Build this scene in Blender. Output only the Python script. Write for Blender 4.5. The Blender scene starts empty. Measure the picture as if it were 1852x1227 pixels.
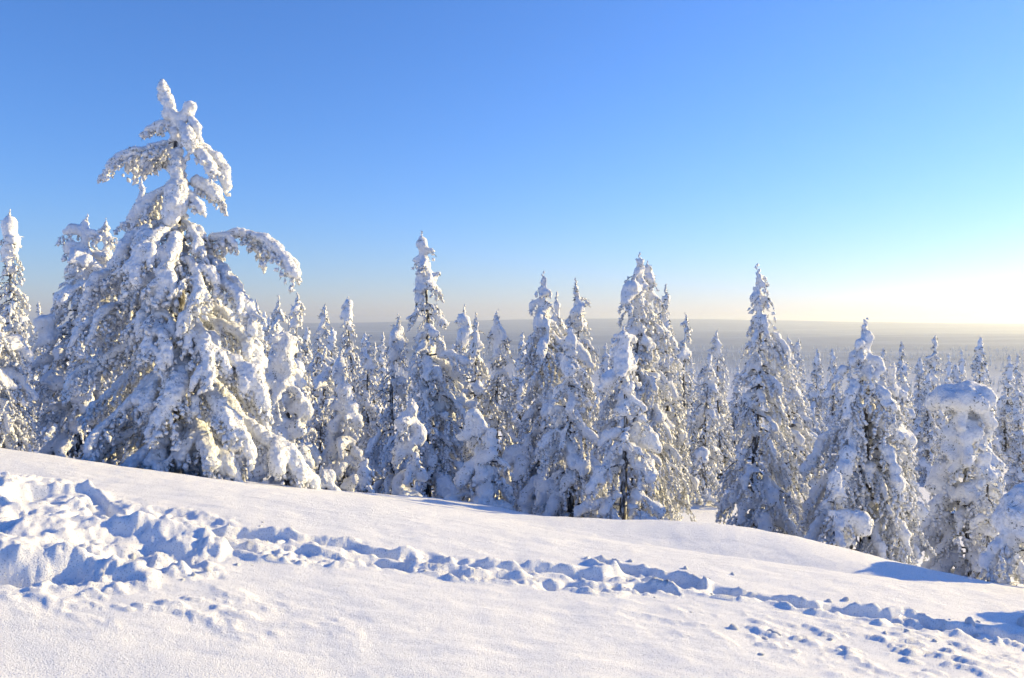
import bpy, math, random
import numpy as np
from mathutils import Vector, Matrix

R = math.radians
SC = bpy.context.scene
COL = SC.collection

# ------------------------------------------------------------------ camera
FPX = 1450.0                      # focal length in photograph pixels (1852 wide)
PITCH = math.atan(28.5 / FPX)
cam_data = bpy.data.cameras.new('camera')
cam_data.sensor_width = 36.0
cam_data.lens = FPX / 1852 * 36.0
cam_data.clip_start = 0.1
cam_data.clip_end = 40000
cam = bpy.data.objects.new('camera', cam_data)
cam.location = (0, 0, 0)
cam.rotation_euler = (R(90) - PITCH, 0, 0)
COL.objects.link(cam)
SC.camera = cam

# ------------------------------------------------------------------ light
SUN_AZ, SUN_EL = R(65), R(15)     # azimuth clockwise from the view direction (+Y)
world = bpy.data.worlds.new('World')
SC.world = world
world.use_nodes = True
nt = world.node_tree
nt.nodes.clear()
sky = nt.nodes.new('ShaderNodeTexSky')
sky.sky_type = 'NISHITA'
sky.sun_disc = False
sky.sun_elevation = SUN_EL
sky.sun_rotation = SUN_AZ
sky.altitude = 300
sky.air_density = 1.2
sky.dust_density = 0.15
sky.ozone_density = 8.0
hsv = nt.nodes.new('ShaderNodeHueSaturation')
hsv.inputs['Saturation'].default_value = 1.03
tint = nt.nodes.new('ShaderNodeMixRGB')
tint.blend_type = 'MULTIPLY'
tint.inputs[0].default_value = 1.03
tint.inputs[2].default_value = (1.12, 0.875, 0.96, 1)
bg = nt.nodes.new('ShaderNodeBackground')
bg.inputs['Strength'].default_value = 0.145
wo = nt.nodes.new('ShaderNodeOutputWorld')
nt.links.new(sky.outputs[0], hsv.inputs['Color'])
nt.links.new(hsv.outputs[0], tint.inputs[1])
nt.links.new(tint.outputs[0], bg.inputs['Color'])
nt.links.new(bg.outputs[0], wo.inputs['Surface'])

sun_data = bpy.data.lights.new('sun', 'SUN')
sun_data.energy = 4.9
sun_data.angle = R(0.55)
sun_data.color = (1.0, 0.77, 0.35)
sun = bpy.data.objects.new('sun', sun_data)
SUN_DIR = Vector((math.sin(SUN_AZ) * math.cos(SUN_EL), math.cos(SUN_AZ) * math.cos(SUN_EL), math.sin(SUN_EL)))
sun.rotation_euler = SUN_DIR.to_track_quat('Z', 'Y').to_euler()
COL.objects.link(sun)

SC.view_settings.view_transform = 'Standard'
SC.view_settings.look = 'None'
SC.view_settings.gamma = 1.0
SC.view_settings.use_curve_mapping = False
SC.view_settings.exposure = 0.78
SC.render.engine = 'CYCLES'
SC.cycles.use_denoising = True
SC.cycles.use_adaptive_sampling = True
SC.cycles.adaptive_threshold = 0.025
SC.cycles.max_bounces = 5
SC.cycles.diffuse_bounces = 3
SC.cycles.glossy_bounces = 2
SC.cycles.volume_bounces = 0
SC.cycles.caustics_reflective = False
SC.cycles.caustics_refractive = False

# ------------------------------------------------------------------ helpers
def ray(px, py):
    """Direction of a photograph pixel, scaled so that its depth (y) is 1."""
    cx = (px - 926) / FPX
    cy = (613.5 - py) / FPX
    y = math.cos(PITCH) + cy * math.sin(PITCH)
    z = -math.sin(PITCH) + cy * math.cos(PITCH)
    return cx / y, z / y

def at(px, py, d):
    u, w = ray(px, py)
    return np.array((u * d, d, w * d))

def hsh(ix, iy, iz, seed):
    n = (ix.astype(np.int64) * 374761393 + iy.astype(np.int64) * 668265263 + iz.astype(np.int64) * 2147483647 + seed * 974711) & 0xFFFFFFFF
    n = ((n ^ (n >> 13)) * 1274126177) & 0xFFFFFFFF
    n = ((n ^ (n >> 16)) * 2246822519) & 0xFFFFFFFF
    return ((n ^ (n >> 15)) & 0xFFFFFF) / float(0xFFFFFF)

def noise3(p, seed=0):
    f = np.floor(p)
    t = p - f
    t = t * t * t * (t * (t * 6 - 15) + 10)
    i = f.astype(np.int64)
    out = 0
    for dx in (0, 1):
        wx = t[:, 0] if dx else 1 - t[:, 0]
        for dy in (0, 1):
            wy = t[:, 1] if dy else 1 - t[:, 1]
            for dz in (0, 1):
                wz = t[:, 2] if dz else 1 - t[:, 2]
                out = out + wx * wy * wz * hsh(i[:, 0] + dx, i[:, 1] + dy, i[:, 2] + dz, seed)
    return out * 2 - 1

def noise2(x, y, seed=0):
    fx, fy = np.floor(x), np.floor(y)
    tx, ty = x - fx, y - fy
    tx = tx * tx * tx * (tx * (tx * 6 - 15) + 10)
    ty = ty * ty * ty * (ty * (ty * 6 - 15) + 10)
    ix, iy = fx.astype(np.int64), fy.astype(np.int64)
    z = np.zeros_like(ix)
    a = hsh(ix, iy, z, seed); b = hsh(ix + 1, iy, z, seed)
    c = hsh(ix, iy + 1, z, seed); d = hsh(ix + 1, iy + 1, z, seed)
    return ((a * (1 - tx) + b * tx) * (1 - ty) + (c * (1 - tx) + d * tx) * ty) * 2 - 1

def fbm2(x, y, seed=0, oct=4, gain=0.5):
    s, a = 0, 1.0
    for k in range(oct):
        s = s + a * noise2(x, y, seed + k * 17)
        x, y, a = x * 2.03 + 3.1, y * 2.03 - 1.7, a * gain
    return s

def worley2(x, y, seed=0):
    fx, fy = np.floor(x).astype(np.int64), np.floor(y).astype(np.int64)
    z = np.zeros_like(fx)
    best = np.full(x.shape, 9.0); val = np.zeros(x.shape)
    for i in (-1, 0, 1):
        for j in (-1, 0, 1):
            cx, cy = fx + i, fy + j
            qx = cx + hsh(cx, cy, z, seed); qy = cy + hsh(cx, cy, z + 1, seed)
            d = (qx - x) ** 2 + (qy - y) ** 2
            m = d < best
            best = np.where(m, d, best)
            val = np.where(m, hsh(cx, cy, z + 2, seed), val)
    return np.sqrt(best), val

def sstep(a, b, x):
    t = np.clip((x - a) / (b - a), 0, 1)
    return t * t * (3 - 2 * t)

def mesh_from(name, verts, faces, smooth=True):
    """verts (n,3), faces (m,3) or (m,4) arrays -> mesh."""
    verts = np.ascontiguousarray(verts, dtype=np.float32)
    groups = faces if isinstance(faces, list) else [faces]
    me = bpy.data.meshes.new(name)
    tot = np.concatenate([np.full(len(g), g.shape[1], np.int32) for g in groups])
    loops = np.concatenate([np.asarray(g, np.int32).ravel() for g in groups])
    me.vertices.add(len(verts)); me.vertices.foreach_set('co', verts.ravel())
    me.loops.add(len(loops)); me.loops.foreach_set('vertex_index', loops)
    me.polygons.add(len(tot))
    me.polygons.foreach_set('loop_start', np.concatenate([[0], np.cumsum(tot)[:-1]]).astype(np.int32))
    me.polygons.foreach_set('loop_total', tot)
    me.polygons.foreach_set('use_smooth', np.full(len(tot), smooth, dtype=bool))
    me.update(calc_edges=True)
    return me

def link(name, data, mat=None, parent=None, loc=None):
    o = bpy.data.objects.new(name, data)
    COL.objects.link(o)
    if mat is not None and data is not None and not data.materials:
        data.materials.append(mat)
    if parent is not None:
        o.parent = parent
    if loc is not None:
        o.location = loc
    return o

# ------------------------------------------------------------------ materials
def new_mat(name):
    m = bpy.data.materials.new(name)
    m.use_nodes = True
    n = m.node_tree
    n.nodes.clear()
    out = n.nodes.new('ShaderNodeOutputMaterial')
    b = n.nodes.new('ShaderNodeBsdfPrincipled')
    n.links.new(b.outputs[0], out.inputs['Surface'])
    return m, n, b, out

def ramp(n, fac, stops):
    r = n.nodes.new('ShaderNodeValToRGB')
    while len(r.color_ramp.elements) < len(stops):
        r.color_ramp.elements.new(0.5)
    for e, (p, c) in zip(r.color_ramp.elements, stops):
        e.position = p
        e.color = (*c, 1) if len(c) == 3 else c
    n.links.new(fac, r.inputs['Fac'])
    return r

def tex_noise(n, vec, scale, detail=4, rough=0.55):
    t = n.nodes.new('ShaderNodeTexNoise')
    t.inputs['Scale'].default_value = scale
    t.inputs['Detail'].default_value = detail
    t.inputs['Roughness'].default_value = rough
    n.links.new(vec, t.inputs['Vector'])
    return t

def mat_snow_ground():
    m, n, b, out = new_mat('settled_snow')
    tc = n.nodes.new('ShaderNodeTexCoord')
    geo = n.nodes.new('ShaderNodeNewGeometry')
    big = tex_noise(n, tc.outputs['Object'], 1.6, 5)
    # open snow near by; beyond the hill the valley floor is bog and frosted wood
    sep = n.nodes.new('ShaderNodeSeparateXYZ')
    n.links.new(tc.outputs['Object'], sep.inputs[0])
    c1 = ramp(n, big.outputs['Fac'], [(0.3, (0.85, 0.87, 0.90)), (0.75, (0.88, 0.895, 0.92))])
    mp = n.nodes.new('ShaderNodeMapping')
    mp.inputs['Scale'].default_value = (0.0016, 0.0042, 0.0)
    n.links.new(tc.outputs['Object'], mp.inputs[0])
    far = tex_noise(n, mp.outputs[0], 1.0, 6, 0.6)
    c2 = ramp(n, far.outputs['Fac'], [(0.36, (0.17, 0.22, 0.30)), (0.52, (0.25, 0.30, 0.38)), (0.62, (0.34, 0.39, 0.46)), (0.72, (0.5, 0.54, 0.6))])
    fine = tex_noise(n, tc.outputs['Object'], 0.05, 4, 0.7)
    c2b = n.nodes.new('ShaderNodeMixRGB'); c2b.blend_type = 'MULTIPLY'; c2b.inputs[0].default_value = 0.7
    c3 = ramp(n, fine.outputs['Fac'], [(0.35, (0.5, 0.52, 0.55)), (0.65, (1, 1, 1))])
    n.links.new(c2.outputs[0], c2b.inputs[1]); n.links.new(c3.outputs[0], c2b.inputs[2])
    mr = n.nodes.new('ShaderNodeMapRange')
    mr.inputs['From Min'].default_value = 250; mr.inputs['From Max'].default_value = 1100
    n.links.new(sep.outputs['Y'], mr.inputs['Value'])
    mx = n.nodes.new('ShaderNodeMixRGB')
    n.links.new(mr.outputs[0], mx.inputs[0]); n.links.new(c1.outputs[0], mx.inputs[1]); n.links.new(c2b.outputs[0], mx.inputs[2])
    n.links.new(mx.outputs[0], b.inputs['Base Color'])
    b.inputs['Roughness'].default_value = 0.7
    b.inputs['Specular IOR Level'].default_value = 0.25
    # crystal grain
    g1 = tex_noise(n, tc.outputs['Object'], 120, 3, 0.75)
    g2 = tex_noise(n, tc.outputs['Object'], 9, 3, 0.6)
    bp1 = n.nodes.new('ShaderNodeBump'); bp1.inputs['Strength'].default_value = 0.8; bp1.inputs['Distance'].default_value = 0.010
    n.links.new(g1.outputs['Fac'], bp1.inputs['Height'])
    bp2 = n.nodes.new('ShaderNodeBump'); bp2.inputs['Strength'].default_value = 0.35; bp2.inputs['Distance'].default_value = 0.02
    n.links.new(g2.outputs['Fac'], bp2.inputs['Height']); n.links.new(bp1.outputs[0], bp2.inputs['Normal'])
    n.links.new(bp2.outputs[0], b.inputs['Normal'])
    # glitter: scattered mirror-like crystals, each tilted its own way
    vo = n.nodes.new('ShaderNodeTexVoronoi'); vo.inputs['Scale'].default_value = 75
    n.links.new(tc.outputs['Object'], vo.inputs['Vector'])
    sub = n.nodes.new('ShaderNodeVectorMath'); sub.operation = 'SUBTRACT'; sub.inputs[1].default_value = (0.5, 0.5, 0.5)
    n.links.new(vo.outputs['Color'], sub.inputs[0])
    scl = n.nodes.new('ShaderNodeVectorMath'); scl.operation = 'SCALE'; scl.inputs['Scale'].default_value = .8
    n.links.new(sub.outputs[0], scl.inputs[0])
    add = n.nodes.new('ShaderNodeVectorMath'); add.operation = 'ADD'
    n.links.new(scl.outputs[0], add.inputs[0]); n.links.new(geo.outputs['Normal'], add.inputs[1])
    nrm = n.nodes.new('ShaderNodeVectorMath'); nrm.operation = 'NORMALIZE'
    n.links.new(add.outputs[0], nrm.inputs[0])
    gl = n.nodes.new('ShaderNodeBsdfGlossy'); gl.inputs['Roughness'].default_value = 0.08
    n.links.new(nrm.outputs[0], gl.inputs['Normal'])
    lt = n.nodes.new('ShaderNodeMath'); lt.operation = 'LESS_THAN'; lt.inputs[1].default_value = 0.22
    n.links.new(vo.outputs['Distance'], lt.inputs[0])
    sc = n.nodes.new('ShaderNodeMath'); sc.operation = 'MULTIPLY'; sc.inputs[1].default_value = 0.7
    n.links.new(lt.outputs[0], sc.inputs[0])
    ms = n.nodes.new('ShaderNodeMixShader')
    n.links.new(sc.outputs[0], ms.inputs[0]); n.links.new(b.outputs[0], ms.inputs[1]); n.links.new(gl.outputs[0], ms.inputs[2])
    n.links.new(ms.outputs[0], out.inputs['Surface'])
    return m

def mat_snow_tree():
    m, n, b, out = new_mat('clinging_snow')
    tc = n.nodes.new('ShaderNodeTexCoord')
    t = tex_noise(n, tc.outputs['Object'], 6, 4)
    c = ramp(n, t.outputs['Fac'], [(0.3, (0.82, 0.845, 0.885)), (0.7, (0.87, 0.885, 0.91))])
    fl = tex_noise(n, tc.outputs['Object'], 17, 3, .75)      # needle tips showing through the rime
    pt = tex_noise(n, tc.outputs['Object'], 2.6, 2, .5)
    ad = n.nodes.new('ShaderNodeMath'); ad.operation = 'MULTIPLY_ADD'; ad.inputs[1].default_value = .55
    n.links.new(pt.outputs['Fac'], ad.inputs[0]); n.links.new(fl.outputs['Fac'], ad.inputs[2])
    fm = ramp(n, ad.outputs[0], [(0.0, (0, 0, 0)), (0.93, (0, 0, 0)), (0.99, (.7, .7, .7))])
    mxf = n.nodes.new('ShaderNodeMixRGB'); mxf.inputs[2].default_value = (.13, .155, .15, 1)
    n.links.new(fm.outputs[0], mxf.inputs[0]); n.links.new(c.outputs[0], mxf.inputs[1])
    n.links.new(mxf.outputs[0], b.inputs['Base Color'])
    b.inputs['Roughness'].default_value = 0.75
    b.inputs['Specular IOR Level'].default_value = 0.2
    g = tex_noise(n, tc.outputs['Object'], 28, 4, 0.7)
    bp = n.nodes.new('ShaderNodeBump'); bp.inputs['Strength'].default_value = 0.7; bp.inputs['Distance'].default_value = 0.03
    n.links.new(g.outputs['Fac'], bp.inputs['Height'])
    wv = n.nodes.new('ShaderNodeVectorMath'); wv.operation = 'MULTIPLY_ADD'
    wv.inputs[1].default_value = (.06, .06, .06)
    n.links.new(g.outputs['Color'], wv.inputs[0]); n.links.new(tc.outputs['Object'], wv.inputs[2])
    vo = n.nodes.new('ShaderNodeTexVoronoi'); vo.feature = 'SMOOTH_F1'; vo.inputs['Scale'].default_value = 21
    vo.inputs['Smoothness'].default_value = .35
    n.links.new(wv.outputs[0], vo.inputs['Vector'])
    bv = n.nodes.new('ShaderNodeBump'); bv.invert = True; bv.inputs['Strength'].default_value = .45; bv.inputs['Distance'].default_value = .04
    n.links.new(vo.outputs['Distance'], bv.inputs['Height']); n.links.new(bp.outputs[0], bv.inputs['Normal'])
    n.links.new(bv.outputs[0], b.inputs['Normal'])
    return m

def mat_bark():
    m, n, b, out = new_mat('frosted_bark')
    tc = n.nodes.new('ShaderNodeTexCoord')
    mp = n.nodes.new('ShaderNodeMapping'); mp.inputs['Scale'].default_value = (1, 1, 0.3)
    n.links.new(tc.outputs['Object'], mp.inputs[0])
    t = tex_noise(n, mp.outputs[0], 18, 5, 0.65)
    c = ramp(n, t.outputs['Fac'], [(0.32, (0.03, 0.028, 0.028)), (0.50, (0.075, 0.072, 0.072)), (0.60, (0.55, 0.57, 0.60))])
    n.links.new(c.outputs[0], b.inputs['Base Color'])
    b.inputs['Roughness'].default_value = 0.9
    bp = n.nodes.new('ShaderNodeBump'); bp.inputs['Strength'].default_value = 0.8; bp.inputs['Distance'].default_value = 0.02
    n.links.new(t.outputs['Fac'], bp.inputs['Height']); n.links.new(bp.outputs[0], b.inputs['Normal'])
    return m

def mat_needles():
    m, n, b, out = new_mat('frosted_needles')
    tc = n.nodes.new('ShaderNodeTexCoord')
    t = tex_noise(n, tc.outputs['Object'], 9, 3, 0.6)
    c = ramp(n, t.outputs['Fac'], [(0.38, (0.045, 0.06, 0.052)), (0.54, (0.12, 0.14, 0.135)), (0.66, (0.5, 0.53, 0.56))])
    n.links.new(c.outputs[0], b.inputs['Base Color'])
    b.inputs['Roughness'].default_value = 0.8
    return m

M_GROUND = mat_snow_ground()
M_SNOW = mat_snow_tree()
M_BARK = mat_bark()
M_NEEDLE = mat_needles()

# ------------------------------------------------------------------ ground
EYE = 1.7
def plane_near(x, y):
    return -EYE - 0.145 * x - 0.03 * y

def on_plane(px, py):
    u, w = ray(px, py)
    d = EYE / (-w - 0.145 * u - 0.03)
    return u * d, d

def seg_dist(x, y, pts):
    """Distance to a polyline, and arc length at the nearest point."""
    best = np.full(x.shape, 1e9); arc = np.zeros(x.shape)
    acc = 0.0
    for (ax, ay), (bx, by) in zip(pts[:-1], pts[1:]):
        dx, dy = bx - ax, by - ay
        L = math.hypot(dx, dy)
        t = np.clip(((x - ax) * dx + (y - ay) * dy) / (L * L), 0, 1)
        d = np.hypot(x - ax - t * dx, y - ay - t * dy)
        m = d < best
        best = np.where(m, d, best); arc = np.where(m, acc + t * L, arc)
        acc += L
    return best, arc

TRACK_A = [on_plane(*p) for p in ((60, 905), (150, 905), (250, 940), (340, 962), (450, 968), (560, 982), (700, 1000), (850, 1018), (1000, 1034), (1100, 1040), (1200, 1055), (1320, 1075), (1420, 1092), (1500, 1106), (1620, 1122), (1720, 1138), (1800, 1150), (1900, 1165))]
TRACK_B = [on_plane(*p) for p in ((380, 985), (470, 1000), (560, 1010), (720, 1026), (800, 1036), (900, 1046), (1000, 1058), (1100, 1066), (1200, 1070))]
TRACK_C = [on_plane(*p) for p in ((1080, 1015), (1150, 1035), (1230, 1050))]
MOUNDS = [  # pixel, radii in metres along x and y, height
    (60, 893, .42, .30, .13), (130, 905, .35, .25, .05), (200, 965, .42, .22, .17), (120, 960, .30, .2, .12), (250, 975, .18, .14, .10),
    (345, 990, .26, .20, .19), (395, 1000, .16, .12, .06), (350, 1035, .14, .1, .05), (330, 1040, .1, .08, .05),
    (40, 975, .28, .2, .13), (10, 1000, .2, .2, .12), (90, 1010, .2, .15, .09),
    (240, 930, .55, .22, -.12), (150, 940, .4, .12, -.10), (90, 1040, .42, .17, -.14), (20, 1035, .25, .16, -.17),
    (270, 1010, .38, .13, -.10), (25, 940, .5, .15, -.10), (300, 965, .2, .12, -.06),
    (150, 1022, .35, .09, .07), (180, 995, .25, .1, .03),
]
MOUNDS = [(*on_plane(a, b), c, d, e) for a, b, c, d, e in MOUNDS]
CH = on_plane(150, 970)

def relief(x, y):
    """Trodden snow of the near slope."""
    z = np.zeros(x.shape)
    wx = x + 0.07 * noise2(x * 3.1, y * 3.1, 5) + 0.03 * noise2(x * 8, y * 8, 6)
    wy = y + 0.07 * noise2(x * 3.1, y * 3.1, 7) + 0.03 * noise2(x * 8, y * 8, 8)
    rough = np.zeros(x.shape)
    for k, (pts, w, dep) in enumerate(((TRACK_A, .17, .085), (TRACK_B, .10, .05), (TRACK_C, .15, .085))):
        d, s = seg_dist(wx, wy, pts)
        step = 0.62 + 0.38 * np.cos(2 * math.pi * s / 0.62 + 1.5 * noise2(s * 0.7, s * 0 + k, 11))
        wv = w * (1 + 0.35 * noise2(s * 1.1, s * 0 + 3 * k, 21))
        trench = 1 - sstep(0.72, 1.0, d / wv)
        z -= dep * trench * (0.55 + 0.45 * step)
        rim = np.exp(-((d / wv - 1.15) / 0.28) ** 2)
        z += rim * np.clip(noise2(x * 5, y * 5, 31 + k) + .15, 0, 1) * 0.035
        rough = np.maximum(rough, (1 - sstep(0.9, 1.6, d / wv)))
    m = np.zeros(x.shape); area = np.zeros(x.shape)
    for cx, cy, rx, ry, a in MOUNDS:
        q = ((wx - cx) / rx) ** 2 + ((wy - cy) / ry) ** 2
        prof = np.exp(-q ** 1.5)
        m += a * .46 * prof
        area = np.maximum(area, np.exp(-q * .35))
    z += m
    rough = np.maximum(rough, sstep(.3, .75, area))
    wd, wv_ = worley2(wx * 7.5, wy * 7.5, 41)
    lump = np.clip(1 - wd * 1.5, 0, 1) ** .8
    z += rough * lump * (wv_ ** 3) * 0.04
    wd, wv_ = worley2(wx * 13, wy * 13, 43)
    z += rough * np.clip(1 - wd * 1.5, 0, 1) * (wv_ > .6) * 0.016
    z += rough * 0.03 * fbm2(x * 7, y * 7, 47, 3)
    z += rough * 0.018 * np.abs(fbm2(wx * 15, wy * 15, 49, 3)) * (.4 + .6 * (noise2(x * 2, y * 2, 51) > -.2))
    # wind-scoured crust at the lower left and right of the frame
    for cx, cy, rx, ry, s in ((*on_plane(200, 1075), 1.1, .35, 1.0), (*on_plane(1500, 1170), 1.1, .5, 1.0), (*on_plane(1740, 1180), .7, .5, .7)):
        q = np.exp(-((x - cx) / rx) ** 2 - ((y - cy) / ry) ** 2)
        r = fbm2(x * 7 + y * 3, y * 13, 61, 4)
        z += q * np.clip(r - .1, 0, 1) * 0.034 * s
    return z

def H(x, y):
    x = np.asarray(x, float); y = np.asarray(y, float)
    yy = np.maximum(y, -8)
    near = -EYE - 0.145 * np.clip(x, -30, 30) - 0.03 * yy + 0.022 * fbm2(x * .45, y * .45, 3, 3) + 0.006 * fbm2(x * 3, y * 3, 9, 2) + 0.005 * fbm2(x * 3.5 + y * 2.5, y * 9 - x * 2, 13, 2)
    # beyond the brow
    g2 = -5.9 - 0.06 * (np.clip(x, -160, 160) - 9) - 0.06 * (np.minimum(yy, 90) - 25)
    g2 = g2 + 0.25 * fbm2(x * .13, y * .13, 71, 3)
    g2 = g2 - 0.07 * np.clip(yy - 45, 0, 500) * sstep(40, 80, yy) - 0.07 * np.clip(yy - 90, 0, 500)
    far = -50 + 5 * fbm2(x * .0011, y * .0016, 75, 3)
    ridge = sstep(3800, 8200, yy) * (42 + 52 * np.exp(-((x - 1200) / 2600) ** 2) + 8 * noise2(x * .0005, y * .0001, 77) + 3 * noise2(x * .0016, y * 0, 78))
    g2 = np.where(yy > 90, np.maximum(g2, far) * 1.0, g2) + ridge
    # the brow: the slope tips over and runs down to the forest floor
    t = np.clip(yy - 7.1 - 0.2 * noise2(x * .35, x * 0, 81), 0, 40)
    tip = np.where(t < 1.5, t * t / 3.0, t - .75)
    z = near - tip * (0.195 + 0.04 * sstep(-1.5, -7, x))
    w = sstep(13, 32, yy)
    z = z * (1 - w) + g2 * w
    # low drift behind the brow, with a hollow before it
    z = z + 0.26 * np.exp(-((x - 2.8) / 2.3) ** 2 - ((yy - 9.75 - .05 * x) / .75) ** 2)
    z = z - 0.19 * np.exp(-((x - 2.8) / 2.5) ** 2 - ((yy - 8.55) / .45) ** 2)
    z = z + 0.10 * np.exp(-((x + 1.2) / 1.6) ** 2 - ((yy - 13.2) / 1.4) ** 2)
    return z

def build_ground():
    uu = np.linspace(-0.74, 0.74, 540)
    e = np.array([.03, .08, .16, .28, .45, .7, 1.0])
    d = np.concatenate([np.linspace(-40, 2, 10), np.linspace(2.4, 3.8, 16)[:-1], np.linspace(3.8, 9.2, 250)[:-1], np.linspace(9.2, 16, 40)[:-1],
                        np.geomspace(16, 12000, 70)])
    dd = np.maximum(d, 3.0)
    inner = uu[None, :] * dd[:, None]
    edge = 0.74 * dd[:, None]
    outer = edge + e[None, :] ** 2 * (28 + .35 * dd[:, None]) + 0.01
    X = np.concatenate([-outer[:, ::-1], inner, outer], axis=1)
    Y = np.repeat(d[:, None], X.shape[1], axis=1)
    x, y = X.ravel(), Y.ravel()
    z = H(x, y)
    m = (y > 2.2) & (y < 11) & (np.abs(x) < 8)
    z[m] += relief(x[m], y[m])
    nr, nc = X.shape
    i = np.arange((nr - 1) * nc).reshape(nr - 1, nc)[:, :-1].ravel()
    f = np.stack([i, i + 1, i + nc + 1, i + nc], axis=1)
    me = mesh_from('snow_ground', np.stack([x, y, z], axis=1), f)
    o = link('snow_ground', me, M_GROUND)
    o['kind'] = 'structure'
    o['label'] = 'sunlit snow slope with trodden tracks falling to a wide frosted valley'
    return o

GROUND = build_ground()

# ------------------------------------------------------------------ snow-laden trees
def icosphere(sub):
    import bmesh
    bm = bmesh.new()
    bmesh.ops.create_icosphere(bm, subdivisions=sub, radius=1.0)
    v = np.array([p.co[:] for p in bm.verts]); f = np.array([[q.index for q in t.verts] for t in bm.faces])
    bm.free()
    return v, f
ICO1, ICO2 = icosphere(1), icosphere(2)

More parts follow.
